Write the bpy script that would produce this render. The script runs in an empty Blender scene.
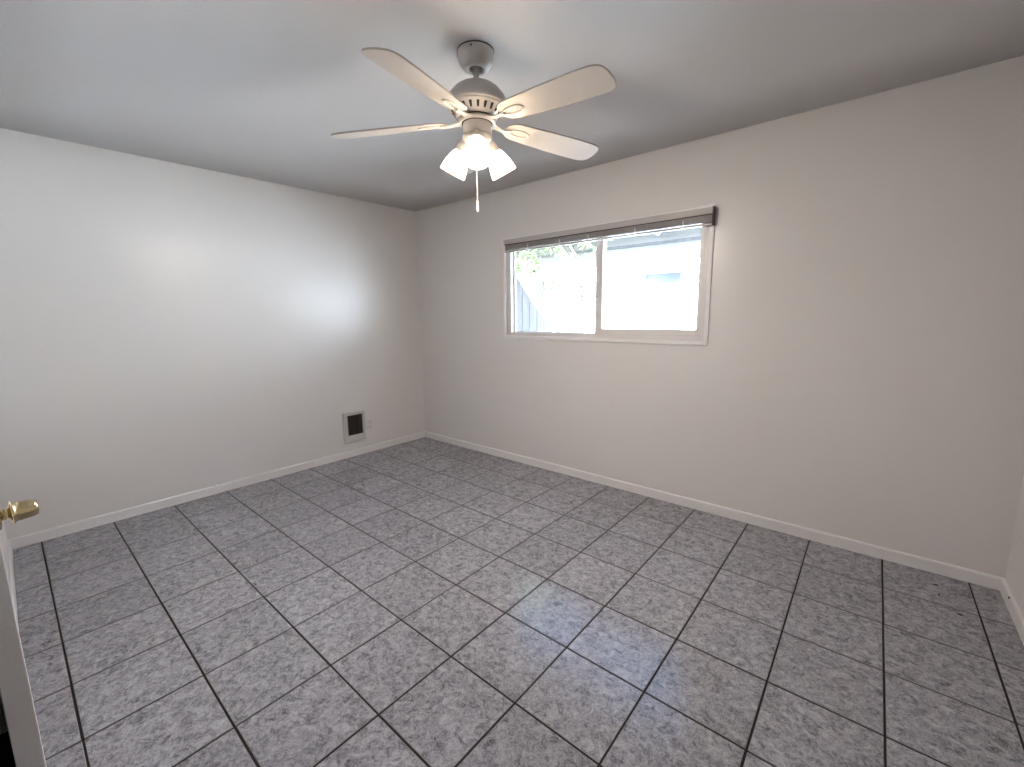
import bpy, bmesh, math, random
from mathutils import Vector, Matrix
random.seed(7)
SC = bpy.context.scene
COL = SC.collection
PI = math.pi
T = 0.332                                   # tile module (13 inch tile + joint)

# ---------------------------------------------------------------- camera
F_PX, YAW, PITCH, ROLL = 429.91, 2.27089, 0.153549, -0.009716
CAM = Vector((-1.42705, -9.04988, 4.04584)) * T
cy_, sy_ = math.cos(YAW), math.sin(YAW)
cp_, sp_ = math.cos(PITCH), math.sin(PITCH)
fwd = Vector((cy_*cp_, sy_*cp_, -sp_))
rgt = Vector((sy_, -cy_, 0.0))
upv = rgt.cross(fwd)
r2 = rgt*math.cos(ROLL) + upv*math.sin(ROLL)
u2 = upv*math.cos(ROLL) - rgt*math.sin(ROLL)
cd = bpy.data.cameras.new('camera')
cd.sensor_fit = 'HORIZONTAL'
cd.sensor_width = 36.0
cd.lens = 36.0*F_PX/1024.0
cd.clip_start = 0.01
cam = bpy.data.objects.new('camera', cd)
cam.matrix_world = Matrix(((r2.x, u2.x, -fwd.x, CAM.x), (r2.y, u2.y, -fwd.y, CAM.y),
                           (r2.z, u2.z, -fwd.z, CAM.z), (0, 0, 0, 1)))
COL.objects.link(cam)
SC.camera = cam

# ---------------------------------------------------------------- light and exposure
SC.view_settings.view_transform = 'Standard'
SC.view_settings.look = 'None'
SC.view_settings.gamma = 1.0
SC.view_settings.use_curve_mapping = False
SC.view_settings.exposure = 2.6

world = bpy.data.worlds.new('sky')
SC.world = world
world.use_nodes = True
wn = world.node_tree.nodes
bg = wn['Background']
sky = wn.new('ShaderNodeTexSky')
sky.sky_type = 'NISHITA'
sky.sun_disc = False
sky.sun_elevation = math.radians(42)
sky.sun_rotation = math.radians(200)
world.node_tree.links.new(sky.outputs[0], bg.inputs[0])
bg.inputs[1].default_value = 0.16

SUN_DIR = Vector((-0.45, 1.0, -0.911))      # travels away from this house, over its roof
sd = bpy.data.lights.new('sun', 'SUN')
sd.energy = 36.0
sd.angle = math.radians(0.55)
sd.color = (.77, .855, 1.0)
sun = bpy.data.objects.new('sun', sd)
sun.rotation_euler = SUN_DIR.to_track_quat('-Z', 'Y').to_euler()
sun.location = (2, -4, 6)
COL.objects.link(sun)
LAMP_W = 5.0

# ---------------------------------------------------------------- materials
def mat(name, color=(0.8, 0.8, 0.8), rough=0.5, metal=0.0, ior=None, bump=None, vary=None):
    m = bpy.data.materials.new(name)
    m.use_nodes = True
    nt = m.node_tree
    b = nt.nodes['Principled BSDF']
    b.inputs['Base Color'].default_value = (*color, 1)
    b.inputs['Roughness'].default_value = rough
    b.inputs['Metallic'].default_value = metal
    if ior: b.inputs['IOR'].default_value = ior
    if bump or vary:
        tc = nt.nodes.new('ShaderNodeTexCoord')
    if bump:                                    # (scale, distance, detail)
        n = nt.nodes.new('ShaderNodeTexNoise')
        n.inputs['Scale'].default_value = bump[0]
        n.inputs['Detail'].default_value = bump[2]
        nt.links.new(tc.outputs['Object'], n.inputs['Vector'])
        bp = nt.nodes.new('ShaderNodeBump')
        bp.inputs['Distance'].default_value = bump[1]
        bp.inputs['Strength'].default_value = 1.0
        nt.links.new(n.outputs['Fac'], bp.inputs['Height'])
        nt.links.new(bp.outputs['Normal'], b.inputs['Normal'])
    if vary:                                    # (scale, amount)
        n = nt.nodes.new('ShaderNodeTexNoise')
        n.inputs['Scale'].default_value = vary[0]
        n.inputs['Detail'].default_value = 4
        nt.links.new(tc.outputs['Object'], n.inputs['Vector'])
        mr = nt.nodes.new('ShaderNodeMapRange')
        mr.inputs['From Min'].default_value = 0.25
        mr.inputs['From Max'].default_value = 0.75
        mr.inputs['To Min'].default_value = 1 - vary[1]
        mr.inputs['To Max'].default_value = 1 + vary[1]
        nt.links.new(n.outputs['Fac'], mr.inputs['Value'])
        mx = nt.nodes.new('ShaderNodeMix')
        mx.data_type = 'RGBA'; mx.blend_type = 'MULTIPLY'
        mx.inputs['Factor'].default_value = 1
        mx.inputs['A'].default_value = (*color, 1)
        cb = nt.nodes.new('ShaderNodeCombineColor')
        for k in range(3): nt.links.new(mr.outputs[0], cb.inputs[k])
        nt.links.new(cb.outputs[0], mx.inputs['B'])
        nt.links.new(mx.outputs['Result'], b.inputs['Base Color'])
    return m

M = {}
M['wall'] = mat('wall_paint', (0.77, 0.742, 0.715), 0.30, bump=(170, 0.00008, 3))
M['ceiling'] = mat('ceiling_paint', (0.69, 0.685, 0.685), 0.62, bump=(120, 0.0012, 4))
M['trim'] = mat('trim_paint', (0.82, 0.80, 0.79), 0.38, bump=(30, 0.0008, 2))
M['vinyl'] = mat('white_vinyl', (0.72, 0.69, 0.665), 0.35, vary=(6, 0.03))
M['blind'] = mat('blind_metal', (0.50, 0.47, 0.45), 0.36, vary=(9, 0.04))
M['slat'] = mat('slat_metal', (0.35, 0.325, 0.31), 0.4, vary=(9, 0.05))
M['blind_dark'] = mat('blind_slot_shade', (0.07, 0.055, 0.05), 0.5, vary=(30, 0.1))  # headrail gap, and the shaded right end painted dark
M['clip'] = mat('clear_plastic', (0.80, 0.79, 0.78), 0.2, vary=(50, 0.05))
M['fan'] = mat('fan_enamel', (0.60, 0.555, 0.51), 0.30, vary=(12, 0.03))
M['fan_blade'] = mat('blade_laminate', (0.52, 0.475, 0.43), 0.45, vary=(18, 0.03))
M['slot'] = mat('dark_slot', (0.035, 0.028, 0.024), 0.7, vary=(60, 0.2))
M['chain'] = mat('chain_metal', (0.75, 0.70, 0.64), 0.3, 0.7, vary=(90, 0.1))
M['brass'] = mat('brass', (0.62, 0.52, 0.31), 0.22, 1.0, vary=(40, 0.10))
M['door'] = mat('door_paint', (0.88, 0.86, 0.85), 0.45, bump=(90, 0.0004, 3))
M['closet'] = mat('closet_interior', (0.012, 0.011, 0.010), 0.9, vary=(8, 0.3))  # near-black colour stands in for the lack of light inside
M['heater'] = mat('heater_enamel', (0.60, 0.57, 0.54), 0.4, vary=(15, 0.03))
M['heater_dark'] = mat('heater_grille', (0.040, 0.030, 0.020), 0.45, vary=(40, 0.25))
M['plate'] = mat('outlet_plastic', (0.74, 0.71, 0.68), 0.3, vary=(30, 0.02))
M['stucco'] = mat('white_stucco', (0.52, 0.52, 0.515), 0.9, bump=(60, 0.004, 4), vary=(3, 0.04))
M['house_paint'] = mat('house_exterior_paint', (0.13, 0.12, 0.11), 0.9, bump=(60, 0.004, 4), vary=(3, 0.05))
M['outside_trim'] = mat('outside_white_trim', (0.78, 0.79, 0.80), 0.6, vary=(8, 0.05))
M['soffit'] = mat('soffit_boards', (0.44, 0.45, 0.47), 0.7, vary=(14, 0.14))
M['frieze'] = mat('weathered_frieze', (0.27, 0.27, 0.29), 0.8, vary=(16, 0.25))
M['house_door'] = mat('pale_door_paint', (0.30, 0.33, 0.35), 0.5, vary=(5, 0.04))
M['fan_housing'] = mat('fan_housing_enamel', (0.50, 0.475, 0.455), 0.30, vary=(12, 0.03))
M['shingle'] = mat('roof_shingle', (0.22, 0.21, 0.21), 0.9, vary=(20, 0.3))
M['concrete'] = mat('concrete', (0.17, 0.165, 0.16), 0.9, bump=(40, 0.003, 4), vary=(4, 0.12))
M['bark'] = mat('bark', (0.20, 0.15, 0.11), 0.9, bump=(40, 0.004, 4), vary=(20, 0.3))
M['speck'] = mat('dark_speck', (0.02, 0.016, 0.014), 0.8, vary=(90, 0.3))
M['cable'] = mat('white_cable', (0.8, 0.8, 0.8), 0.5, vary=(30, 0.05))
M['green_glass'] = mat('vent_louvre', (0.035, 0.045, 0.047), 0.5, vary=(20, 0.06))

def wood_mat():
    m = mat('weathered_wood', (0.5, 0.5, 0.5), 0.85)
    nt = m.node_tree; b = nt.nodes['Principled BSDF']
    tc = nt.nodes.new('ShaderNodeTexCoord')
    mp = nt.nodes.new('ShaderNodeMapping'); mp.inputs['Scale'].default_value = (18, 18, 1.2)
    n = nt.nodes.new('ShaderNodeTexNoise'); n.inputs['Scale'].default_value = 2; n.inputs['Detail'].default_value = 6
    r = nt.nodes.new('ShaderNodeValToRGB')
    r.color_ramp.elements[0].position = .25; r.color_ramp.elements[0].color = (.11, .105, .105, 1)
    r.color_ramp.elements[1].position = .75; r.color_ramp.elements[1].color = (.22, .215, .215, 1)
    nt.links.new(tc.outputs['Object'], mp.inputs[0]); nt.links.new(mp.outputs[0], n.inputs['Vector'])
    nt.links.new(n.outputs['Fac'], r.inputs[0]); nt.links.new(r.outputs[0], b.inputs['Base Color'])
    return m
M['wood'] = wood_mat()

def leaf_mat():
    m = bpy.data.materials.new('leaf'); m.use_nodes = True
    nt = m.node_tree; nt.nodes.clear()
    o = nt.nodes.new('ShaderNodeOutputMaterial')
    tc = nt.nodes.new('ShaderNodeTexCoord')
    n = nt.nodes.new('ShaderNodeTexNoise'); n.inputs['Scale'].default_value = 9
    r = nt.nodes.new('ShaderNodeValToRGB')
    r.color_ramp.elements[0].position = .3; r.color_ramp.elements[0].color = (.07, .13, .04, 1)
    r.color_ramp.elements[1].position = .7; r.color_ramp.elements[1].color = (.16, .21, .08, 1)
    nt.links.new(tc.outputs['Object'], n.inputs['Vector']); nt.links.new(n.outputs['Fac'], r.inputs[0])
    d = nt.nodes.new('ShaderNodeBsdfPrincipled'); d.inputs['Roughness'].default_value = .4
    t = nt.nodes.new('ShaderNodeBsdfTranslucent')
    mx = nt.nodes.new('ShaderNodeMixShader'); mx.inputs[0].default_value = .4
    nt.links.new(r.outputs[0], d.inputs['Base Color']); nt.links.new(r.outputs[0], t.inputs['Color'])
    nt.links.new(d.outputs[0], mx.inputs[1]); nt.links.new(t.outputs[0], mx.inputs[2])
    nt.links.new(mx.outputs[0], o.inputs[0])
    return m
M['leaf'] = leaf_mat()

def glass_mat():
    m = bpy.data.materials.new('window_glass'); m.use_nodes = True
    nt = m.node_tree; nt.nodes.clear()
    o = nt.nodes.new('ShaderNodeOutputMaterial')
    t = nt.nodes.new('ShaderNodeBsdfTransparent'); t.inputs[0].default_value = (.96, .985, .98, 1)
    g = nt.nodes.new('ShaderNodeBsdfGlossy'); g.inputs['Roughness'].default_value = 0.02
    lw = nt.nodes.new('ShaderNodeLayerWeight')                  # Schlick reflectance of a thin pane
    pw = nt.nodes.new('ShaderNodeMath'); pw.operation = 'POWER'; pw.inputs[1].default_value = 5
    fr = nt.nodes.new('ShaderNodeMath'); fr.operation = 'MULTIPLY_ADD'; fr.inputs[1].default_value = .96; fr.inputs[2].default_value = .04
    nt.links.new(lw.outputs['Facing'], pw.inputs[0]); nt.links.new(pw.outputs[0], fr.inputs[0])
    mx = nt.nodes.new('ShaderNodeMixShader')
    nt.links.new(fr.outputs[0], mx.inputs[0]); nt.links.new(t.outputs[0], mx.inputs[1])
    nt.links.new(g.outputs[0], mx.inputs[2]); nt.links.new(mx.outputs[0], o.inputs[0])
    return m
M['glass'] = glass_mat()

def shade_mat():                                # frosted lamp glass, lit
    m = bpy.data.materials.new('frosted_lamp_glass'); m.use_nodes = True
    nt = m.node_tree; nt.nodes.clear()
    o = nt.nodes.new('ShaderNodeOutputMaterial')
    d = nt.nodes.new('ShaderNodeBsdfTranslucent'); d.inputs[0].default_value = (.30, .28, .25, 1)
    t = nt.nodes.new('ShaderNodeBsdfTransparent'); t.inputs[0].default_value = (1, .97, .92, 1)
    e = nt.nodes.new('ShaderNodeEmission'); e.inputs[0].default_value = (1, .88, .70, 1); e.inputs[1].default_value = .5
    mx = nt.nodes.new('ShaderNodeMixShader'); mx.inputs[0].default_value = .12
    ad = nt.nodes.new('ShaderNodeAddShader')
    nt.links.new(d.outputs[0], mx.inputs[1]); nt.links.new(t.outputs[0], mx.inputs[2])
    nt.links.new(mx.outputs[0], ad.inputs[0]); nt.links.new(e.outputs[0], ad.inputs[1])
    nt.links.new(ad.outputs[0], o.inputs[0])
    return m
M['shade'] = shade_mat()

def bulb_mat():
    m = bpy.data.materials.new('lit_bulb'); m.use_nodes = True
    nt = m.node_tree; nt.nodes.clear()
    o = nt.nodes.new('ShaderNodeOutputMaterial')
    e = nt.nodes.new('ShaderNodeEmission'); e.inputs[0].default_value = (1, .88, .70, 1); e.inputs[1].default_value = 2.5
    nt.links.new(e.outputs[0], o.inputs[0])
    return m
M['bulb'] = bulb_mat()

def tile_mat():
    m = bpy.data.materials.new('glazed_grey_tile'); m.use_nodes = True
    nt = m.node_tree; L = nt.links.new
    b = nt.nodes['Principled BSDF']
    tc = nt.nodes.new('ShaderNodeTexCoord')
    sc = nt.nodes.new('ShaderNodeVectorMath'); sc.operation = 'SCALE'; sc.inputs['Scale'].default_value = 1/T
    L(tc.outputs['Object'], sc.inputs[0])
    fl = nt.nodes.new('ShaderNodeVectorMath'); fl.operation = 'FLOOR'; L(sc.outputs[0], fl.inputs[0])
    wnz = nt.nodes.new('ShaderNodeTexWhiteNoise'); wnz.noise_dimensions = '2D'; L(fl.outputs[0], wnz.inputs['Vector'])
    off = nt.nodes.new('ShaderNodeVectorMath'); off.operation = 'SCALE'; off.inputs['Scale'].default_value = 23.0
    L(wnz.outputs['Color'], off.inputs[0])
    ad = nt.nodes.new('ShaderNodeVectorMath'); ad.operation = 'ADD'
    L(tc.outputs['Object'], ad.inputs[0]); L(off.outputs[0], ad.inputs[1])
    def noise(scale, detail, dist, rough=.6):
        n = nt.nodes.new('ShaderNodeTexNoise')
        n.inputs['Scale'].default_value = scale; n.inputs['Detail'].default_value = detail
        n.inputs['Distortion'].default_value = dist; n.inputs['Roughness'].default_value = rough
        L(ad.outputs[0], n.inputs['Vector']); return n
    n1 = noise(30, 7, .9, .68)
    r1 = nt.nodes.new('ShaderNodeValToRGB'); cr = r1.color_ramp
    cr.elements[0].position = .33; cr.elements[0].color = (.100, .100, .119, 1)
    cr.elements[1].position = .68; cr.elements[1].color = (.43, .425, .465, 1)
    e = cr.elements.new(.50); e.color = (.262, .260, .290, 1)
    L(n1.outputs['Fac'], r1.inputs[0])
    # fine pale curling strokes
    n2 = noise(36, 4, 1.9, .6)
    r2_ = nt.nodes.new('ShaderNodeValToRGB'); c2 = r2_.color_ramp
    c2.elements[0].position = .47; c2.elements[0].color = (0, 0, 0, 1)
    c2.elements[1].position = .57; c2.elements[1].color = (0, 0, 0, 1)
    e = c2.elements.new(.52); e.color = (1, 1, 1, 1)
    L(n2.outputs['Fac'], r2_.inputs[0])
    mul = nt.nodes.new('ShaderNodeMath'); mul.operation = 'MULTIPLY'; mul.inputs[1].default_value = .38
    L(r2_.outputs[0], mul.inputs[0])
    mx = nt.nodes.new('ShaderNodeMix'); mx.data_type = 'RGBA'
    L(mul.outputs[0], mx.inputs['Factor']); L(r1.outputs[0], mx.inputs['A'])
    mx.inputs['B'].default_value = (.66, .65, .69, 1)
    # tile to tile tone
    mr = nt.nodes.new('ShaderNodeMapRange'); mr.inputs['To Min'].default_value = .93; mr.inputs['To Max'].default_value = 1.07
    L(wnz.outputs['Value'], mr.inputs['Value'])
    cb = nt.nodes.new('ShaderNodeCombineColor')
    for k in range(3): L(mr.outputs[0], cb.inputs[k])
    m2 = nt.nodes.new('ShaderNodeMix'); m2.data_type = 'RGBA'; m2.blend_type = 'MULTIPLY'; m2.inputs['Factor'].default_value = 1
    L(mx.outputs['Result'], m2.inputs['A']); L(cb.outputs[0], m2.inputs['B'])
    L(m2.outputs['Result'], b.inputs['Base Color'])
    b.inputs['Roughness'].default_value = .16
    b.inputs['IOR'].default_value = 1.62
    n3 = noise(9, 3, .5)
    rr = nt.nodes.new('ShaderNodeMapRange'); rr.inputs['To Min'].default_value = .06; rr.inputs['To Max'].default_value = .17
    L(n3.outputs['Fac'], rr.inputs['Value']); L(rr.outputs[0], b.inputs['Roughness'])
    bp = nt.nodes.new('ShaderNodeBump'); bp.inputs['Distance'].default_value = .0012; bp.inputs['Strength'].default_value = .55
    L(n1.outputs['Fac'], bp.inputs['Height']); L(bp.outputs[0], b.inputs['Normal'])
    return m
M['tile'] = tile_mat()
M['tile_edge'] = mat('unglazed_tile_edge', (0.30, 0.295, 0.31), 0.75, vary=(50, 0.15))
M['grout'] = mat('dark_grout', (0.014, 0.010, 0.009), 0.85, vary=(60, 0.25))

# ---------------------------------------------------------------- mesh helpers
class MB:
    def __init__(self): self.bm = bmesh.new(); self.mi = 0
    def box(self, a, b, bevel=0.0):
        a, b = [min(p, q) for p, q in zip(a, b)], [max(p, q) for p, q in zip(a, b)]
        vs = [self.bm.verts.new((x, y, z)) for x in (a[0], b[0]) for y in (a[1], b[1]) for z in (a[2], b[2])]
        fs = [(0, 1, 3, 2), (4, 6, 7, 5), (0, 4, 5, 1), (2, 3, 7, 6), (0, 2, 6, 4), (1, 5, 7, 3)]
        nf = [self.bm.faces.new([vs[i] for i in f]) for f in fs]
        for f in nf: f.material_index = self.mi
        if bevel > 0:
            es = list({e for f in nf for e in f.edges})
            r = bmesh.ops.bevel(self.bm, geom=es, offset=bevel, segments=2, affect='EDGES', profile=.5)
            for f in r['faces']: f.material_index = self.mi
        return self
    def lathe(self, prof, center=(0, 0, 0), axis=(0, 0, 1), seg=40, caps=True):
        ax = Vector(axis).normalized(); c = Vector(center)
        q = Vector((0, 0, 1)).rotation_difference(ax)
        rings = []
        for r, h in prof:
            if r < 1e-6: rings.append([self.bm.verts.new(c + q @ Vector((0, 0, h)))])
            else: rings.append([self.bm.verts.new(c + q @ Vector((r*math.cos(2*PI*k/seg), r*math.sin(2*PI*k/seg), h))) for k in range(seg)])
        for A, B in zip(rings, rings[1:]):
            for k in range(seg):
                l = (k+1) % seg
                if len(A) == 1 and len(B) == 1: continue
                if len(A) == 1: f = [A[0], B[l], B[k]]
                elif len(B) == 1: f = [A[k], A[l], B[0]]
                else: f = [A[k], A[l], B[l], B[k]]
                g = self.bm.faces.new(f); g.smooth = True; g.material_index = self.mi
        return self
    def tube(self, pts, r, seg=10, cap=True):
        pts = [Vector(p) for p in pts]; rs = r if isinstance(r, (list, tuple)) else [r]*len(pts)
        d0 = (pts[1]-pts[0]).normalized()
        ref = Vector((0, 0, 1)) if abs(d0.z) < .9 else Vector((1, 0, 0))
        rings = []
        for i, p in enumerate(pts):
            d = (pts[min(i+1, len(pts)-1)] - pts[max(i-1, 0)]).normalized()
            s = d.cross(ref).normalized(); ref = s.cross(d).normalized()
            rings.append([self.bm.verts.new(p + (s*math.cos(2*PI*k/seg) + ref*math.sin(2*PI*k/seg))*rs[i]) for k in range(seg)])
        for A, B in zip(rings, rings[1:]):
            for k in range(seg):
                f = self.bm.faces.new([A[k], A[(k+1) % seg], B[(k+1) % seg], B[k]]); f.smooth = True; f.material_index = self.mi
        if cap:
            for R in (rings[0], rings[-1]):
                f = self.bm.faces.new(R); f.material_index = self.mi
        return self
    def prism(self, outline, thick, xf=None, bevel=0.0):
        """closed 2D outline in local xy, extruded z in [-thick/2, thick/2], then mapped by xf"""
        bot = [self.bm.verts.new((x, y, -thick/2)) for x, y in outline]
        top = [self.bm.verts.new((x, y, thick/2)) for x, y in outline]
        n = len(outline)
        ft = self.bm.faces.new(top); fb = self.bm.faces.new(bot[::-1])
        nf = [ft, fb]
        for k in range(n):
            nf.append(self.bm.faces.new([bot[k], bot[(k+1) % n], top[(k+1) % n], top[k]]))
        for f in nf: f.material_index = self.mi
        vs = set(bot+top)
        if bevel > 0:
            es = list(set(ft.edges) | set(fb.edges))
            r = bmesh.ops.bevel(self.bm, geom=es, offset=bevel, segments=2, affect='EDGES', profile=.5)
            vs |= set(r['verts'])
            vs = {v for v in vs if v.is_valid}
            for f in r['faces']: f.material_index = self.mi
        if xf is not None:
            for v in vs: v.co = xf(v.co)
        return self
    def ribbon(self, pts, wid, thick):
        """flat strap following pts (list of Vector), horizontal widths wid, thickness thick"""
        rings = []
        for i, p in enumerate(pts):
            d = (pts[min(i+1, len(pts)-1)] - pts[max(i-1, 0)]).normalized()
            s = d.cross(Vector((0, 0, 1))).normalized(); u = s.cross(d).normalized()
            w = wid[i]/2; h = thick/2
            prof = [(-w, -h*.3), (-w*.8, -h), (w*.8, -h), (w, -h*.3), (w, h*.3), (w*.8, h), (-w*.8, h), (-w, h*.3)]
            rings.append([self.bm.verts.new(p + s*a + u*b) for a, b in prof])
        for A, B in zip(rings, rings[1:]):
            for k in range(8):
                f = self.bm.faces.new([A[k], A[(k+1) % 8], B[(k+1) % 8], B[k]]); f.smooth = True; f.material_index = self.mi
        for R in (rings[0], rings[-1]): self.bm.faces.new(R).material_index = self.mi
        return self
    def build(self, name, m, parent=None, smooth=False, mats=None):
        bmesh.ops.recalc_face_normals(self.bm, faces=self.bm.faces[:])
        me = bpy.data.meshes.new(name); self.bm.to_mesh(me); self.bm.free()
        for x in (mats or [m]): me.materials.append(x)
        o = bpy.data.objects.new(name, me)
        COL.objects.link(o)
        if smooth:
            for p in me.polygons: p.use_smooth = True
        if parent is not None: o.parent = parent
        return o

def thing(name, label, cat, loc=(0, 0, 0), group=None):
    """Empty at the thing's base; its parts are built in world coordinates relative to loc"""
    o = bpy.data.objects.new(name, None); COL.objects.link(o)
    o.empty_display_size = .1
    o.location = loc; o['label'] = label; o['category'] = cat
    if group: o['group'] = group
    return o
def tag(o, label, cat, group=None):
    o['label'] = label; o['category'] = cat
    if group: o['group'] = group
    return o
def adopt(o, parent):
    """parent a part built in world coordinates"""
    o.parent = parent
    o.matrix_parent_inverse = parent.matrix_basis.inverted() if parent.parent is None else (parent.parent.matrix_basis @ parent.matrix_basis).inverted()
    return o
def struct(o): o['kind'] = 'structure'; return o

# ---------------------------------------------------------------- room shell
XL, XR, YB, ZC = -4.313, 0.117, -3.117, 2.437
H = 2.50
# window opening in the wall
WX0, WX1, WZ0, WZ1 = -3.072, -1.338, 1.172, 2.010

# floor: bevelled glazed tiles over dark grout
fb = MB()
fb.mi = 1
fb.box((XL-.02, YB-.02, -.06), (XR+.02, .02, -.0018))
fb.mi = 0
g2 = .0034
for i in range(-1, 14):
    for j in range(0, 10):
        x1, x0 = -i*T - g2, -(i+1)*T + g2
        y1, y0 = -j*T - g2, -(j+1)*T + g2
        x0, x1 = max(x0, XL+.002), min(x1, XR-.002)
        y0, y1 = max(y0, YB+.002), min(y1, -.002)
        if x1-x0 < .01 or y1-y0 < .01: continue
        jit = [random.uniform(-.0006, .0006) for _ in range(2)]
        c = .0014
        zt = 0.0
        zs = (-.006, zt-.0016, zt)
        ins = (0.0, 0.0, c)
        rings = []
        for z, d in zip(zs, ins):
            rings.append([fb.bm.verts.new((x, y, z)) for x, y in ((x0+d+jit[0], y0+d+jit[1]), (x1-d+jit[0], y0+d+jit[1]), (x1-d+jit[0], y1-d+jit[1]), (x0+d+jit[0], y1-d+jit[1]))])
        for A, B in zip(rings, rings[1:]):
            for k in range(4): fb.bm.faces.new([A[k], A[(k+1) % 4], B[(k+1) % 4], B[k]]).material_index = 2
        fb.bm.faces.new(rings[-1])
floor = struct(fb.build('floor', None, mats=[M['tile'], M['grout'], M['tile_edge']]))

# ceiling, very slightly out of level as in the room
cb = MB()
NX, NY = 8, 6
def ceil_z(x, y):
    u = (x-XL)/(XR-XL); v = (y-YB)/(0-YB)
    left = 2.408*(1-v) + 2.455*v
    return left*(1-u)**2 + 2.440*(1-(1-u)**2)
grid = [[cb.bm.verts.new((XL-.03+(XR-XL+.06)*a/NX, YB-.03+(-YB+.06)*b/NY, ceil_z(XL+(XR-XL)*a/NX, YB+(0-YB)*b/NY))) for b in range(NY+1)] for a in range(NX+1)]
top = [[cb.bm.verts.new((v.co.x, v.co.y, 2.56)) for v in row] for row in grid]
for a in range(NX):
    for b in range(NY):
        f = cb.bm.faces.new([grid[a][b], grid[a][b+1], grid[a+1][b+1], grid[a+1][b]]); f.smooth = True
        cb.bm.faces.new([top[a][b], top[a+1][b], top[a+1][b+1], top[a][b+1]])
for a in range(NX):
    cb.bm.faces.new([grid[a][0], grid[a+1][0], top[a+1][0], top[a][0]])
    cb.bm.faces.new([grid[a][NY], top[a][NY], top[a+1][NY], grid[a+1][NY]])
for b in range(NY):
    cb.bm.faces.new([grid[0][b], top[0][b], top[0][b+1], grid[0][b+1]])
    cb.bm.faces.new([grid[NX][b], grid[NX][b+1], top[NX][b+1], top[NX][b]])
struct(cb.build('ceiling', M['ceiling']))

TH = .13
def wall_with_hole(name, x0, x1, z0, z1, hx0, hx1, hz0, hz1, ya, yb, mats, inner):
    w = MB()
    xs = [x0, hx0, hx1, x1]; zs = [z0, hz0, hz1, z1]
    # one watertight wall: front / back grids, reveal and rim
    V = {}
    for yi, y in enumerate((ya, yb)):
        for a, x in enumerate(xs):
            for c, z in enumerate(zs): V[yi, a, c] = w.bm.verts.new((x, y, z))
    for yi in (0, 1):
        for a in range(3):
            for c in range(3):
                if a == 1 and c == 1: continue
                f = w.bm.faces.new([V[yi, a, c], V[yi, a+1, c], V[yi, a+1, c+1], V[yi, a, c+1]])
                f.material_index = 0 if yi == inner else len(mats)-1
    ring = [(1, 1), (2, 1), (2, 2), (1, 2)]
    for k in range(4):
        p, q = ring[k], ring[(k+1) % 4]
        w.bm.faces.new([V[0, p[0], p[1]], V[0, q[0], q[1]], V[1, q[0], q[1]], V[1, p[0], p[1]]])
    for a in range(3):
        for c in (0, 3): w.bm.faces.new([V[0, a, c], V[0, a+1, c], V[1, a+1, c], V[1, a, c]])
        for c in (0, 3): w.bm.faces.new([V[0, c, a], V[0, c, a+1], V[1, c, a+1], V[1, c, a]])
    return struct(w.build(name, None, mats=mats))

wall_with_hole('wall_front', XL-TH, XR+TH, -.06, H, WX0, WX1, WZ0, WZ1, 0.0, TH, [M['wall'], M['house_paint']], 0)
struct(MB().box((XL-TH, YB-.9, -.06), (XL, 0, H)).build('wall_left', M['wall']))
struct(MB().box((XR, YB-.9, -.06), (XR+TH, 0, H)).build('wall_right', M['wall']))
# back wall with the wide closet opening behind the door
DX0, DX1, DZ = -2.566, -1.07, 2.045
wall_with_hole('wall_back', XL, XR, -.06, H, DX0, DX1, -.04, DZ, YB-.10, YB, [M['wall'], M['wall']], 1)
# closet beyond it, its unlit darkness painted into the surfaces
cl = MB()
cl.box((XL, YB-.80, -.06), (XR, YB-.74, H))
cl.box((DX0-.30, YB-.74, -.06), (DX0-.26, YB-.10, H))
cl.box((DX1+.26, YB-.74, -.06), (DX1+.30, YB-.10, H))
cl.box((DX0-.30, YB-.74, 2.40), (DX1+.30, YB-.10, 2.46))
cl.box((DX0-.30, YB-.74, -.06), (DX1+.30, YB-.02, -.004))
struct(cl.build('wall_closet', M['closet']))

def baseboard(name, pts, h=.066, t=.013):
    """pts: wall-face line start/end, normal direction into the room"""
    (x0, y0), (x1, y1), (nx, ny) = pts
    L = math.hypot(x1-x0, y1-y0); d = Vector(((x1-x0)/L, (y1-y0)/L, 0)); n = Vector((nx, ny, 0))
    prof = [(0, 0), (t, 0), (t, h-.008), (t-.003, h-.002), (t-.007, h), (0, h)]
    b = MB(); N = max(8, int(L/.12)); rings = []
    for k in range(N+1):
        p = Vector((x0, y0, 0)) + d*(L*k/N)
        wob = random.uniform(-.0008, .0008)
        rings.append([b.bm.verts.new(p + n*(a + (wob if a > 0 else 0)) + Vector((0, 0, z + (wob if z > 0 else 0)))) for a, z in prof])
    for A, B in zip(rings, rings[1:]):
        for k in range(6): b.bm.faces.new([A[k], A[(k+1) % 6], B[(k+1) % 6], B[k]])
    b.bm.faces.new(rings[0]); b.bm.faces.new(rings[-1])
    return struct(b.build(name, M['trim']))
baseboard('baseboard_front', ((XL, 0), (XR, 0), (0, -1)))
baseboard('baseboard_left', ((XL, YB), (XL, 0), (1, 0)))
br = baseboard('baseboard_right', ((XR, YB), (XR, 0), (-1, 0)))
baseboard('baseboard_back', ((XL, YB), (DX0-.045, YB), (0, 1)))
nl = MB().lathe([(0, .004), (.004, .0035), (.0055, .001), (.0055, 0)], (XR-.0128, -.184, .056), (-1, 0, 0), 14).build('nail_head', M['slot'], br)

# plain door lining on the closet opening
tr = MB()
tr.box((DX0-.045, YB-.10, 0), (DX0-.004, YB+.010, DZ+.05), .002)
tr.box((DX1, YB-.10, 0), (DX1+.045, YB+.010, DZ+.05), .002)
tr.box((DX0-.045, YB-.10, DZ), (DX1+.045, YB+.010, DZ+.05), .002)
struct(tr.build('trim_1', M['trim']))

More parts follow.
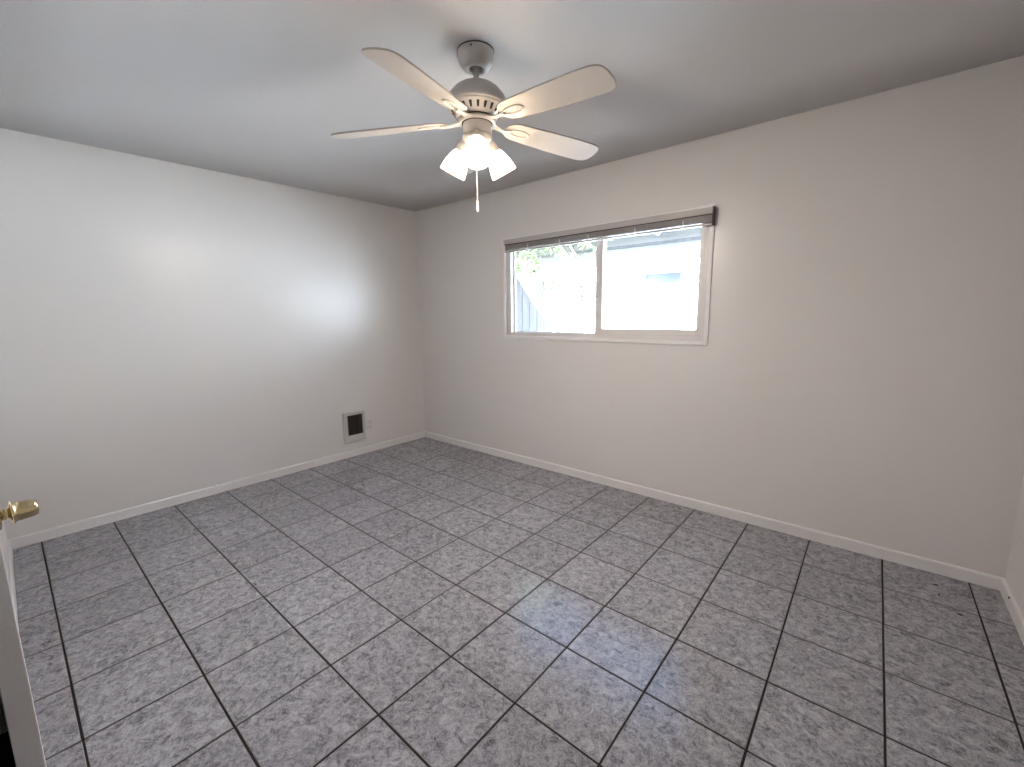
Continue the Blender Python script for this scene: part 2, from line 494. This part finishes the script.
# ---------------------------------------------------------------- door, ajar, hinged on the left
hinge = Vector((DX0+.002, YB+.0155, 0))
free = Vector((-1.800, -3.0525, 0))              # room-side free corner
dv = (free-hinge); dW = dv.length; dang = math.atan2(dv.y, dv.x)
dm = MB()
dth = .0405
dm.box((0, -dth, .012), (dW, 0, 2.03), .0018)
door = struct(dm.build('door_1', M['door']))
door.location = hinge; door.rotation_euler = (0, 0, dang)
kx = dW-.066; kz = .936
def knob(sign, y0):
    k = MB()
    k.lathe([(0, 0), (.032, 0), (.032, .003), (.029, .007), (.016, .009), (.0125, .010), (.0115, .016), (.0125, .021), (.021, .0225),
             (.0245, .0240), (.0245, .0268), (.0225, .0285), (.0210, .030), (.0206, .038), (.0196, .050), (.0178, .0585), (.0155, .0625), (.006, .0638), (0, .0638)],
            (kx, y0, kz), (0, sign, 0), 36)
    return k.build('door_knob', M['brass'], door)
knob(1, 0.0)
lt = MB(); lt.box((dW-.0005, -dth/2-.0125, kz-.028), (dW+.0012, -dth/2+.0125, kz+.028), .0004)
lt.build('latch_plate', M['brass'], door)
for hz in (.22, 1.02, 1.82):
    hb = MB(); hb.tube([(-.002, .006, hz-.045), (-.002, .006, hz+.045)], .0055, 12); hb.build('hinge', M['brass'], door)

# ---------------------------------------------------------------- window
def ring(b, x0, x1, z0, z1, wl, wr, wb, wt, ya, yb, bev=.002):
    b.box((x0, ya, z0), (x0+wl, yb, z1), bev); b.box((x1-wr, ya, z0), (x1, yb, z1), bev)
    b.box((x0+wl, ya, z0), (x1-wr, yb, z0+wb), bev); b.box((x0+wl, ya, z1-wt), (x1-wr, yb, z1), bev)
win = bpy.data.objects.new('window_1', None); COL.objects.link(win); struct(win)
b = MB(); ring(b, WX0-.022, WX1+.024, WZ0-.026, WZ1+.022, .026, .028, .030, .026, -.011, .012, .003)
b.build('window_trim', M['trim'], win)
b = MB()
ring(b, WX0+.001, WX1-.001, WZ0+.001, WZ1-.001, .052, .032, .033, .035, .014, .088)
b.box((-2.152, .050, WZ0+.034), (-2.112, .086, WZ1-.036), .002)          # fixed meeting stile
b.build('frame', M['vinyl'], win)
b = MB()                                                                # thin glazing bead of the fixed light
ring(b, WX0+.053, -2.152, WZ0+.034, WZ1-.036, .014, .010, .006, .010, .054, .070, .0015)
b.build('glazing_bead', M['vinyl'], win)
MB().box((WX0+.060, .060, WZ0+.037), (-2.150, .064, WZ1-.040)).build('pane', M['glass'], win)
b = MB()                                                                # sliding sash
ring(b, -2.166, WX1-.033, WZ0+.034, WZ1-.036, .058, .030, .040, .035, .018, .046, .0025)
b.box((-2.150, .012, 1.50), (-2.122, .020, 1.58), .002)
b.build('sash', M['vinyl'], win)
MB().box((-2.112, .030, WZ0+.070), (WX1-.060, .034, WZ1-.068)).build('pane', M['glass'], win)

# ---------------------------------------------------------------- raised blind
BX0, BX1 = -3.043, -1.315
bl = thing('window_blind', 'grey mini blind pulled all the way up at the top of the window', 'blind', ((BX0+BX1)/2, -.02, 1.90))
def part(mb, name, m, parent, smooth=False):
    o = mb.build(name, m, None, smooth); adopt(o, parent); return o
b = MB()
b.box((BX0, -.046, 1.975), (BX1, -.012, 2.010), .0025)
b.box((BX0+.001, -.049, 1.970), (BX1-.001, -.044, 1.9765), .0015)
part(b, 'headrail', M['blind'], bl)
b = MB()
for k in range(20):                                                     # slats drawn up into a stack
    z = 1.963 - k*.0022
    s = random.uniform(-.0012, .0012)
    b.box((BX0+.008, -.0425+s, z-.0008), (BX1-.008, -.0165+s, z+.0006))
part(b, 'slats', M['slat'], bl)
b = MB(); b.box((BX0+.006, -.0435, 1.902), (BX1-.006, -.0165, 1.916), .003); part(b, 'bottom_rail', M['blind'], bl)
for xx in (BX0+.001, BX1-.001):
    b = MB(); b.box((xx-.003, -.050, 1.966 if xx < -2 else 1.900), (xx+.003, -.002, 2.013), .001); part(b, 'end_bracket', M['blind'] if xx < -2 else M['blind_dark'], bl)  # right bracket carries the blind end's shade as dark colour
for xx in (-2.78, -2.46, -2.20, -1.83, -1.50):
    b = MB(); b.box((xx-.004, -.0455, 1.911), (xx+.004, -.0425, 1.950), .001); b.box((xx-.010, -.0462, 1.903), (xx+.010, -.0425, 1.912), .001); part(b, 'ladder_clip', M['clip'], bl)
b = MB(); b.box((BX0+.004, -.040, 1.9645), (BX1-.004, -.014, 1.9755)); part(b, 'headrail_recess', M['blind_dark'], bl)

# ---------------------------------------------------------------- wall heater and outlet on the left wall
HY0, HY1, HZ0, HZ1 = -.976, -.748, .146, .442
ht = thing('wall_heater', 'small off-white wall heater with a dark grille, low on the left wall', 'heater', (XL, (HY0+HY1)/2, HZ0))
b = MB()
GY0, GY1, GZ0, GZ1 = HY0+.041, HY1-.028, HZ0+.068, HZ1-.029
def ringx(b, y0, y1, z0, z1, a0, a1, c0, c1, xa, xb, bev):
    b.box((xa, y0, z0), (xb, a0, z1), bev); b.box((xa, a1, z0), (xb, y1, z1), bev)
    b.box((xa, a0-.001, z0), (xb, a1+.001, c0), bev); b.box((xa, a0-.001, c1), (xb, a1+.001, z1), bev)
ringx(b, HY0, HY1, HZ0, HZ1, GY0, GY1, GZ0, GZ1, XL+.002, XL+.020, .003)
part(b, 'faceplate', M['heater'], ht)
b = MB(); ringx(b, HY0-.004, HY1+.004, HZ0-.004, HZ1+.004, GY0-.01, GY1+.01, GZ0-.01, GZ1+.01, XL+.0005, XL+.006, .001)
part(b, 'back_flange', M['heater'], ht)
b = MB(); b.box((XL+.001, GY0-.002, GZ0-.002), (XL+.005, GY1+.002, GZ1+.002))
for k in range(17):
    z = GZ0 + (k+.5)*(GZ1-GZ0)/17
    b.box((XL+.007, GY0, z-.0022), (XL+.014, GY1, z+.0022), .0006)
for k in (1, 2): b.box((XL+.005, GY0+(GY1-GY0)*k/3-.002, GZ0), (XL+.010, GY0+(GY1-GY0)*k/3+.002, GZ1))
part(b, 'grille', M['heater_dark'], ht)

ot = thing('wall_outlet', 'white wall outlet close to the right side of the wall heater', 'outlet', (XL, -.690, .227))
b = MB(); b.box((XL+.0005, -.7245, .227), (XL+.0065, -.6555, .344), .0025); part(b, 'cover_plate', M['plate'], ot)
for zz in (.262, .309):
    b = MB(); b.box((XL+.005, -.705, zz-.014), (XL+.0085, -.675, zz+.014), .002); so = part(b, 'socket', M['plate'], ot)
    b = MB()
    for yy in (-.697, -.684): b.box((XL+.0083, yy-.0014, zz-.003), (XL+.0088, yy+.0014, zz+.008))
    b.box((XL+.0083, -.6925, zz-.010), (XL+.0088, -.6875, zz-.006))
    o = b.build('slot', M['slot']); o.parent = so

# ---------------------------------------------------------------- ceiling fan
FX, FY = -1.857, -1.577
fan = thing('ceiling_fan', 'white five-blade ceiling fan with three lit frosted glass shades', 'ceiling fan', (FX, FY, ceil_z(FX, FY)))
C0 = (FX, FY, 0)
b = MB(); b.lathe([(.0, 2.446), (.0745, 2.446), (.0755, 2.433), (.0750, 2.427), (.0738, 2.416), (.0705, 2.401), (.0655, 2.387), (.0580, 2.376), (.0485, 2.3695), (.0385, 2.3670),
                   (.031, 2.3685), (.0275, 2.372), (.0265, 2.378), (.0265, 2.41)], C0, seg=56)
can = part(b, 'canopy', M['fan_housing'], fan)
b = MB(); b.lathe([(.0762, 2.4325), (.0768, 2.4345), (.0768, 2.446)], C0, seg=56); part(b, 'canopy_gap_ring', M['slot'], fan)
b = MB(); b.lathe([(0, 2.400), (.0265, 2.400)], C0, seg=32); part(b, 'hanger_socket', M['slot'], fan)
for a in (-60, 120):
    ar = math.radians(a); b = MB(); b.lathe([(0, .0035), (.003, .0025), (.004, 0)], (FX+.0745*math.cos(ar), FY+.0745*math.sin(ar), 2.423), (math.cos(ar), math.sin(ar), 0), 12)
    part(b, 'canopy_screw', M['slot'], fan)
b = MB(); b.lathe([(.0110, 2.40), (.0110, 2.306), (.0135, 2.303), (.0135, 2.290)], C0, seg=24); part(b, 'downrod', M['fan_housing'], fan)
b = MB(); b.lathe([(0, 2.301), (.022, 2.301), (.040, 2.2985), (.060, 2.293), (.080, 2.284), (.098, 2.271), (.111, 2.256), (.121, 2.243), (.1265, 2.226), (.1275, 2.209), (.1250, 2.2035), (.119, 2.2015)], C0, seg=72)
part(b, 'motor_housing', M['fan_housing'], fan)
b = MB(); b.lathe([(.118, 2.2020), (.1195, 2.1995), (.117, 2.1965), (.112, 2.195), (.104, 2.189), (.094, 2.1755), (.087, 2.168), (.083, 2.1645), (.074, 2.1635), (.06, 2.1635)], C0, seg=72)
vent = part(b, 'vent_ring', M['fan'], fan)
NS = 21
for k in range(NS):                                       # dark vent slots round the lower housing
    a = 2*PI*(k+.5)/NS
    er = Vector((math.cos(a), math.sin(a), 0)); et = Vector((-math.sin(a), math.cos(a), 0))
    p0 = Vector((FX, FY, 0)) + er*.1072 + Vector((0, 0, 2.1914)); p1 = Vector((FX, FY, 0)) + er*.0918 + Vector((0, 0, 2.1727))
    d = (p1-p0).normalized(); n = et.cross(d); n = n if n.z < 0 else -n
    p0 += n*.0004; p1 += n*.0004
    b = MB()
    vs = []
    for off in (-.0015, .0012):
        for q, w in ((p0, .0050), (p0 + d*.006, .0054), (p1 - d*.004, .0042), (p1, .0034)):
            vs.append((b.bm.verts.new(q+et*w+n*off), b.bm.verts.new(q-et*w+n*off)))
    for s in (0, 4):
        for i in range(3): b.bm.faces.new([vs[s+i][0], vs[s+i+1][0], vs[s+i+1][1], vs[s+i][1]])
    for i in range(3):
        for e in (0, 1): b.bm.faces.new([vs[i][e], vs[i+1][e], vs[4+i+1][e], vs[4+i][e]])
    for i in (0, 3): b.bm.faces.new([vs[i][0], vs[i][1], vs[4+i][1], vs[4+i][0]])
    o = b.build('vent_slot', M['slot']); o.parent = vent
b = MB(); b.lathe([(.060, 2.164), (.0705, 2.164), (.0705, 2.1555), (.060, 2.1555)], C0, seg=56); part(b, 'rotor_gap', M['slot'], fan)
b = MB(); b.lathe([(.055, 2.156), (.0775, 2.156), (.0790, 2.152), (.0785, 2.145), (.0755, 2.1415), (.067, 2.1405), (.066, 2.143), (.055, 2.143)], C0, seg=64)
part(b, 'flywheel', M['fan'], fan)
b = MB(); b.lathe([(.054, 2.1435), (.0655, 2.1435), (.0655, 2.1395), (.054, 2.1395)], C0, seg=56); part(b, 'switch_gap', M['slot'], fan)
b = MB(); b.lathe([(0, 2.144), (.0610, 2.144), (.0615, 2.141), (.0615, 2.100), (.0600, 2.098), (.0600, 2.094), (.0635, 2.092), (.0640, 2.086), (.0615, 2.078),
                   (.054, 2.068), (.042, 2.060), (.030, 2.056), (.014, 2.054), (.010, 2.047), (.004, 2.044), (0, 2.044)], C0, seg=64)
sw = part(b, 'switch_housing', M['fan'], fan)

# blades
AZ0 = 142.0
PITCH_B = math.radians(13)
ZB = 2.147
TILT = Vector((math.cos(math.radians(-46)), math.sin(math.radians(-46)), 0))*.020
def blade_outline():
    L0, L1 = .136, .632
    up = []
    # half widths along the blade (root rounded, widening, tip with clipped round corners)
    st = [(L0, .0), (L0+.002, .018), (L0+.010, .034), (L0+.024, .046), (L0+.050, .054), (.26, .0585), (.33, .0625), (.42, .0660), (.51, .0680), (.575, .0675),
          (.600, .0640), (.614, .0575), (.624, .047), (.630, .030), (L1, .012)]
    up = [(x, w) for x, w in st]
    dn = [(x, -w) for x, w in reversed(st[1:])]
    return [(x*1.015, w*1.015) for x, w in up+dn]
def blade(k):
    a = math.radians(AZ0 + 72*k)
    er = Vector((math.cos(a), math.sin(a), 0)); et = Vector((-math.sin(a), math.cos(a), 0))
    base = Vector((FX, FY, ZB))
    tt = et*math.cos(PITCH_B) - Vector((0, 0, 1))*math.sin(PITCH_B)      # leading edge dips
    nn = er.cross(tt)
    def place(r, t, h):
        q = base + er*r + tt*t + nn*h
        q.z -= (q - base).dot(TILT) + .050*(r-.15); return q
    b = MB(); b.prism(blade_outline(), .0065, lambda c: place(c.x, c.y, c.z), .0015)
    bo = part(b, 'blade', M['fan_blade'], fan)
    # blade iron: strap from the flywheel that swells into an open loop under the blade
    b = MB()
    pts = [Vector((FX, FY, 0)) + er*r + et*t + Vector((0, 0, z)) for r, t, z in ((.066, 0, 2.1485), (.080, 0, 2.147), (.098, 0, 2.1435), (.116, 0, 2.1400), (.134, 0, 2.1385))] + [place(.150, 0, -.0085), place(.164, 0, -.0065)]
    b.ribbon(pts, [.046, .042, .030, .023, .022, .025, .028], .007)
    loop = []
    N = 22
    for i in range(N+1):
        th = -PI*.5 + 2*PI*i/N
        x = .207 + .050*math.sin(th); w = .019*math.cos(th)*(1.0+.15*math.sin(th))
        loop.append(place(x, w, -.0045))
    b.tube(loop, .0044, 8, cap=False)
    io = part(b, 'blade_iron', M['fan'], fan)
    for (r, t) in ((.185, .008), (.185, -.008), (.228, 0)):
        s = MB(); s.lathe([(0, .003), (.003, .0024), (.0042, 0)], place(r, t, -.0046), -nn, 12)
        o = s.build('screw', M['fan']); o.parent = io
for k in range(5): blade(k)

# light kit
SAZ = -47.0
for k in range(3):
    a = math.radians(SAZ + 120*k)
    er = Vector((math.cos(a), math.sin(a), 0)); e = math.radians(58)
    ax = er*math.cos(e) - Vector((0, 0, 1))*math.sin(e)
    A = Vector((FX, FY, 2.066)) + er*.070
    b = MB(); b.tube([Vector((FX, FY, 2.078))+er*.030, Vector((FX, FY, 2.082))+er*.050, A - ax*.026 + Vector((0, 0, .004)), A - ax*.010], [.011, .012, .013, .014], 16)
    b.lathe([(0, -.020), (.012, -.020), (.0185, -.014), (.0235, -.004), (.0265, .006), (.0285, .022), (.0282, .026), (.0255, .026), (.0245, .006), (0, .002)], A, ax, 32)
    arm = part(b, 'lamp_holder', M['fan'], fan)
    b = MB()
    prof = [(.0265, .021), (.0295, .026), (.0360, .036), (.0425, .050), (.0490, .070), (.0535, .090), (.0570, .112), (.0580, .122)]
    inn = [(r-.0028, h) for r, h in reversed(prof)]
    b.lathe(prof+inn, A, ax, 40)
    part(b, 'glass_shade', M['shade'], fan)
    b = MB(); b.lathe([(0, .012), (.011, .014), (.012, .030), (.017, .044), (.0235, .060), (.0245, .070), (.021, .082), (.012, .090), (0, .092)], A, ax, 24)
    part(b, 'bulb', M['bulb'], fan)
    ld = bpy.data.lights.new('lamp', 'POINT'); ld.energy = LAMP_W; ld.color = (1.0, .89, .80); ld.shadow_soft_size = .04
    lo = bpy.data.objects.new('lamp_light', ld); COL.objects.link(lo); lo.location = A + ax*.100
    lo.parent = fan; lo.matrix_parent_inverse = fan.matrix_basis.inverted()
b = MB()
cxx, cyy = FX-.004, FY-.004
zc = 2.050; i = 0
while zc > 1.832:                                          # beaded pull chain
    b.lathe([(0, .0021), (.0018, .0012), (.0018, -.0012), (0, -.0021)], (cxx, cyy, zc), (0, 0, 1), 8); zc -= .0048
b.tube([(cxx, cyy, 2.05), (cxx, cyy, 1.832)], .0009, 6)
ch = part(b, 'pull_chain', M['chain'], fan)
b = MB(); b.lathe([(0, 1.834), (.003, 1.832), (.0036, 1.822), (.0030, 1.818), (.0046, 1.812), (.0050, 1.800), (.0048, 1.790), (.003, 1.786), (0, 1.785)], (cxx, cyy, 0), (0, 0, 1), 16)
o = b.build('chain_pull', M['fan']); o.parent = ch

for o in fan.children:                                     # the motor hangs a little higher on its rod
    if o.name.split('.')[0] not in ('canopy', 'canopy_gap_ring', 'hanger_socket', 'canopy_screw'):
        o.location.z += .015

# ---------------------------------------------------------------- little debris
def crumb(px, py, s, ang, name, label, cat, z=0.0, m='speck', flat=.35, group=None):
    b = MB(); r = random.Random(int(px*1000))
    pts = [(1.0, 0), (.7, .35), (.1, .45), (-.5, .38), (-1.0, .1), (-.6, -.32), (.2, -.42), (.75, -.25)]
    ca, sa = math.cos(ang), math.sin(ang)
    top = b.bm.verts.new((px, py, z+s*flat)); rg = []; r2g = []
    for x, y in pts:
        x *= s*r.uniform(.85, 1.15); y *= s*r.uniform(.8, 1.2)
        rg.append(b.bm.verts.new((px+x*ca-y*sa, py+x*sa+y*ca, z)))
        r2g.append(b.bm.verts.new((px+.7*(x*ca-y*sa), py+.7*(x*sa+y*ca), z+s*flat*.75)))
    for k in range(8):
        b.bm.faces.new([rg[k], rg[(k+1) % 8], r2g[(k+1) % 8], r2g[k]]); b.bm.faces.new([r2g[k], r2g[(k+1) % 8], top])
    b.bm.faces.new(rg[::-1])
    o = b.build(name, M[m], None, True)
    return tag(o, label, cat, group)

# ---------------------------------------------------------------- outdoors
struct(MB().box((-9, TH, -.25), (15, 9, -.12)).build('ground', M['concrete']))
# our own eave: its edge throws the slanting shade on the fence
b = MB()
def roof(x0, x1, y0, z0, y1, z1, t):
    v = []
    for x in (x0, x1):
        for y, z in ((y0, z0), (y1, z1), (y1, z1-t), (y0, z0-t)): v.append(b.bm.verts.new((x, y, z)))
    for f in ((0, 1, 2, 3), (7, 6, 5, 4), (0, 4, 5, 1), (1, 5, 6, 2), (2, 6, 7, 3), (3, 7, 4, 0)): b.bm.faces.new([v[i] for i in f])
roof(-6.5, 12, .20, 2.46, -4.2, 3.9, .05)
struct(b.build('roof', M['shingle']))

NYW = 2.40                                                  # face of the neighbouring house
hs = thing('neighbor_house', 'white stucco house with a deep eave, seen through the window', 'house', (-2.5, NYW, -.12))
RX0, RX1, RZ1, RD = -2.835, -2.325, 1.875, .13
b = MB()
b.box((-8, NYW, -.12), (RX0, NYW+.2, 2.40)); b.box((RX1, NYW, -.12), (14, NYW+.2, 2.40)); b.box((RX0, NYW, RZ1), (RX1, NYW+.2, 2.40))
part(b, 'wall', M['stucco'], hs)
b = MB(); b.box((RX0, NYW+RD, -.12), (RX1, NYW+RD+.05, RZ1))
for (z0, z1) in ((.15, .85), (1.0, 1.70)): b.box((RX0+.1, NYW+RD-.008, z0), (RX1-.1, NYW+RD+.01, z1), .006)
part(b, 'house_door', M['house_door'], hs)
b = MB()
b.box((RX0-.05, NYW-.012, -.12), (RX0+.004, NYW+RD, RZ1+.05), .002); b.box((RX1-.004, NYW-.012, -.12), (RX1+.05, NYW+RD, RZ1+.05), .002); b.box((RX0, NYW-.0118, RZ1-.004), (RX1, NYW+RD-.001, RZ1+.0498), .002)
part(b, 'door_casing', M['outside_trim'], hs)
b = MB(); b.box((-8, NYW-.022, 2.215), (14, NYW, 2.25), .003); part(b, 'frieze_board', M['frieze'], hs)
b = MB(); b.box((-8, NYW-.345, 2.36), (14, NYW+.1, 2.378)); part(b, 'soffit', M['soffit'], hs)
for k in range(30):
    b = MB(); b.box((-7.6+k*.62, NYW-.33, 2.318), (-7.6+k*.62+.045, NYW-.022, 2.36), .002)
    part(b, 'rafter_tail', M['soffit'], hs)
b = MB(); b.box((-8, NYW-.362, 2.335), (14, NYW-.340, 2.46), .003); part(b, 'fascia', M['outside_trim'], hs)
b = MB(); roof(-8.1, 14.1, NYW-.38, 2.455, NYW+4, 3.6, -.03); part(b, 'house_roof', M['shingle'], hs)
b = MB(); b.box((-2.16, NYW-.012, 1.765), (-1.86, NYW+.02, 1.895), .002)
for k in range(5): b.box((-2.15, NYW-.02, 1.778+k*.023), (-1.87, NYW-.006, 1.784+k*.023))
part(b, 'wall_vent', M['green_glass'], hs)

# fence closing the passage on the left
FXX = -3.70
fn = thing('wooden_fence', 'weathered grey board fence at the left edge of the window view', 'fence', (FXX, 1.2, -.12))
y = .30
while y < NYW-.03:
    w = min(.138, NYW-.01-y)
    h = 1.80 + random.uniform(-.012, .012)
    b = MB()
    ol = [(y, -.10), (y+w, -.10), (y+w, h-.03), (y+w-.03, h), (y+.03, h), (y, h-.03)]
    vsA = [b.bm.verts.new((FXX, p, z)) for p, z in ol]; vsB = [b.bm.verts.new((FXX-.018, p, z)) for p, z in ol]
    b.bm.faces.new(vsA); b.bm.faces.new(vsB[::-1])
    for k in range(6): b.bm.faces.new([vsA[k], vsB[k], vsB[(k+1) % 6], vsA[(k+1) % 6]])
    part(b, 'board', M['wood'], fn)
    y += .146
for zz in (.25, 1.50):
    b = MB(); b.box((FXX-.056, .30, zz-.045), (FXX-.019, NYW-.01, zz+.045), .003); part(b, 'rail', M['wood'], fn)
for yy in (.34, NYW-.10):
    b = MB(); b.box((FXX-.15, yy-.045, -.12), (FXX-.057, yy+.045, 1.78), .004); part(b, 'post', M['wood'], fn)

# small tree behind the fence with drooping long leaves over it
tr_ = thing('tree', 'green leafy tree branch drooping over the board fence outside', 'tree', (-4.35, 1.25, -.12))
b = MB()
b.tube([(-4.35, 1.25, -.12), (-4.33, 1.27, .8), (-4.28, 1.30, 1.6), (-4.20, 1.32, 2.2), (-4.10, 1.36, 2.55)], [.075, .065, .055, .042, .025], 12)
part(b, 'trunk', M['bark'], tr_)
rl = random.Random(11)
branches = []
def branch(p0, p1, droop, r0):
    p0, p1 = Vector(p0), Vector(p1); pts = []
    for i in range(9):
        t = i/8; p = p0.lerp(p1, t); p.z += droop*(4*t*(1-t)); p += Vector((rl.uniform(-.015, .015), rl.uniform(-.015, .015), 0)) if 0 < i < 8 else Vector()
        pts.append(p)
    branches.append((pts, r0))
branch((-4.20, 1.32, 2.2), (-3.30, 1.45, 2.02), .22, .016)
branch((-4.20, 1.32, 2.2), (-3.42, 1.20, 1.72), .24, .014)
branch((-4.12, 1.34, 2.5), (-3.12, 1.62, 2.16), .16, .016)
branch((-4.25, 1.31, 1.9), (-3.55, 1.12, 1.86), .14, .013)
branch((-4.10, 1.36, 2.5), (-3.50, 1.05, 2.16), .12, .013)
branch((-4.12, 1.34, 2.5), (-3.25, 1.74, 2.26), .12, .012)
branch((-4.25, 1.31, 2.0), (-3.45, 1.60, 1.62), .20, .012)
for pts, r0 in branches:
    b = MB(); b.tube(pts, [r0*(1-.75*i/8) for i in range(9)], 8); part(b, 'branch', M['bark'], tr_)
lv = MB()
def leaf(p, d, L, W):
    d = d.normalized(); s = d.cross(Vector((rl.uniform(-1, 1), rl.uniform(-1, 1), rl.uniform(-.2, 1)))).normalized(); n = s.cross(d)
    rows = []
    for t, w, c in ((0, .08, 0), (.2, .7, .02), (.45, 1, .03), (.7, .72, 0), (.88, .34, -.05), (1, .02, -.10)):
        q = p + d*(L*t) + n*(L*c)
        rows.append((lv.bm.verts.new(q+s*W*w*.5+n*W*.12*w), lv.bm.verts.new(q), lv.bm.verts.new(q-s*W*w*.5+n*W*.12*w)))
    for A, B in zip(rows, rows[1:]):
        for k in (0, 1):
            f = lv.bm.faces.new([A[k], A[k+1], B[k+1], B[k]]); f.smooth = True
for pts, r0 in branches:
    for i in range(1, 9):
        for _ in range(15 if i > 2 else 8):
            t = rl.random(); p = pts[i-1].lerp(pts[i], t)
            p += Vector((rl.uniform(-.07, .07), rl.uniform(-.07, .07), rl.uniform(-.09, .06)))
            dd = Vector((rl.uniform(-.7, .9), rl.uniform(-.8, .8), rl.uniform(-1.3, .15)))
            leaf(p, dd, rl.uniform(.07, .13), rl.uniform(.018, .030))
part(lv, 'foliage', M['leaf'], tr_)

# white cable swagged under the neighbour's eave
b = MB()
pts = []
for i in range(15):
    t = i/14; pts.append((-3.70+.47*t, 2.03, 2.325-.245*(4*t*(1-t))**.8))
b.tube(pts, .006, 8)
tag(b.build('cable', M['cable']), 'white cable sagging below the eave of the house outside', 'cable')

# crumbs on the floor by the right corner, a paint chip on the left baseboard
crumb(-.128, -.144, .011, .3, 'debris_speck', 'dark crumb on the tiles by the right corner, farthest of three', 'crumb', group='crumbs by the right corner')
crumb(-.124, -.237, .009, 1.2, 'debris_speck', 'dark crumb on the tiles by the right corner, middle of three', 'crumb', group='crumbs by the right corner')
crumb(-.066, -.376, .011, -.2, 'debris_speck', 'dark crumb on the tiles by the right corner, nearest of three', 'crumb', group='crumbs by the right corner')
crumb(XL+.006, -2.055, .012, 1.5, 'paint_chip', 'pale paint chip lying on top of the left baseboard', 'paint chip', z=.0665, m='trim', flat=.7)
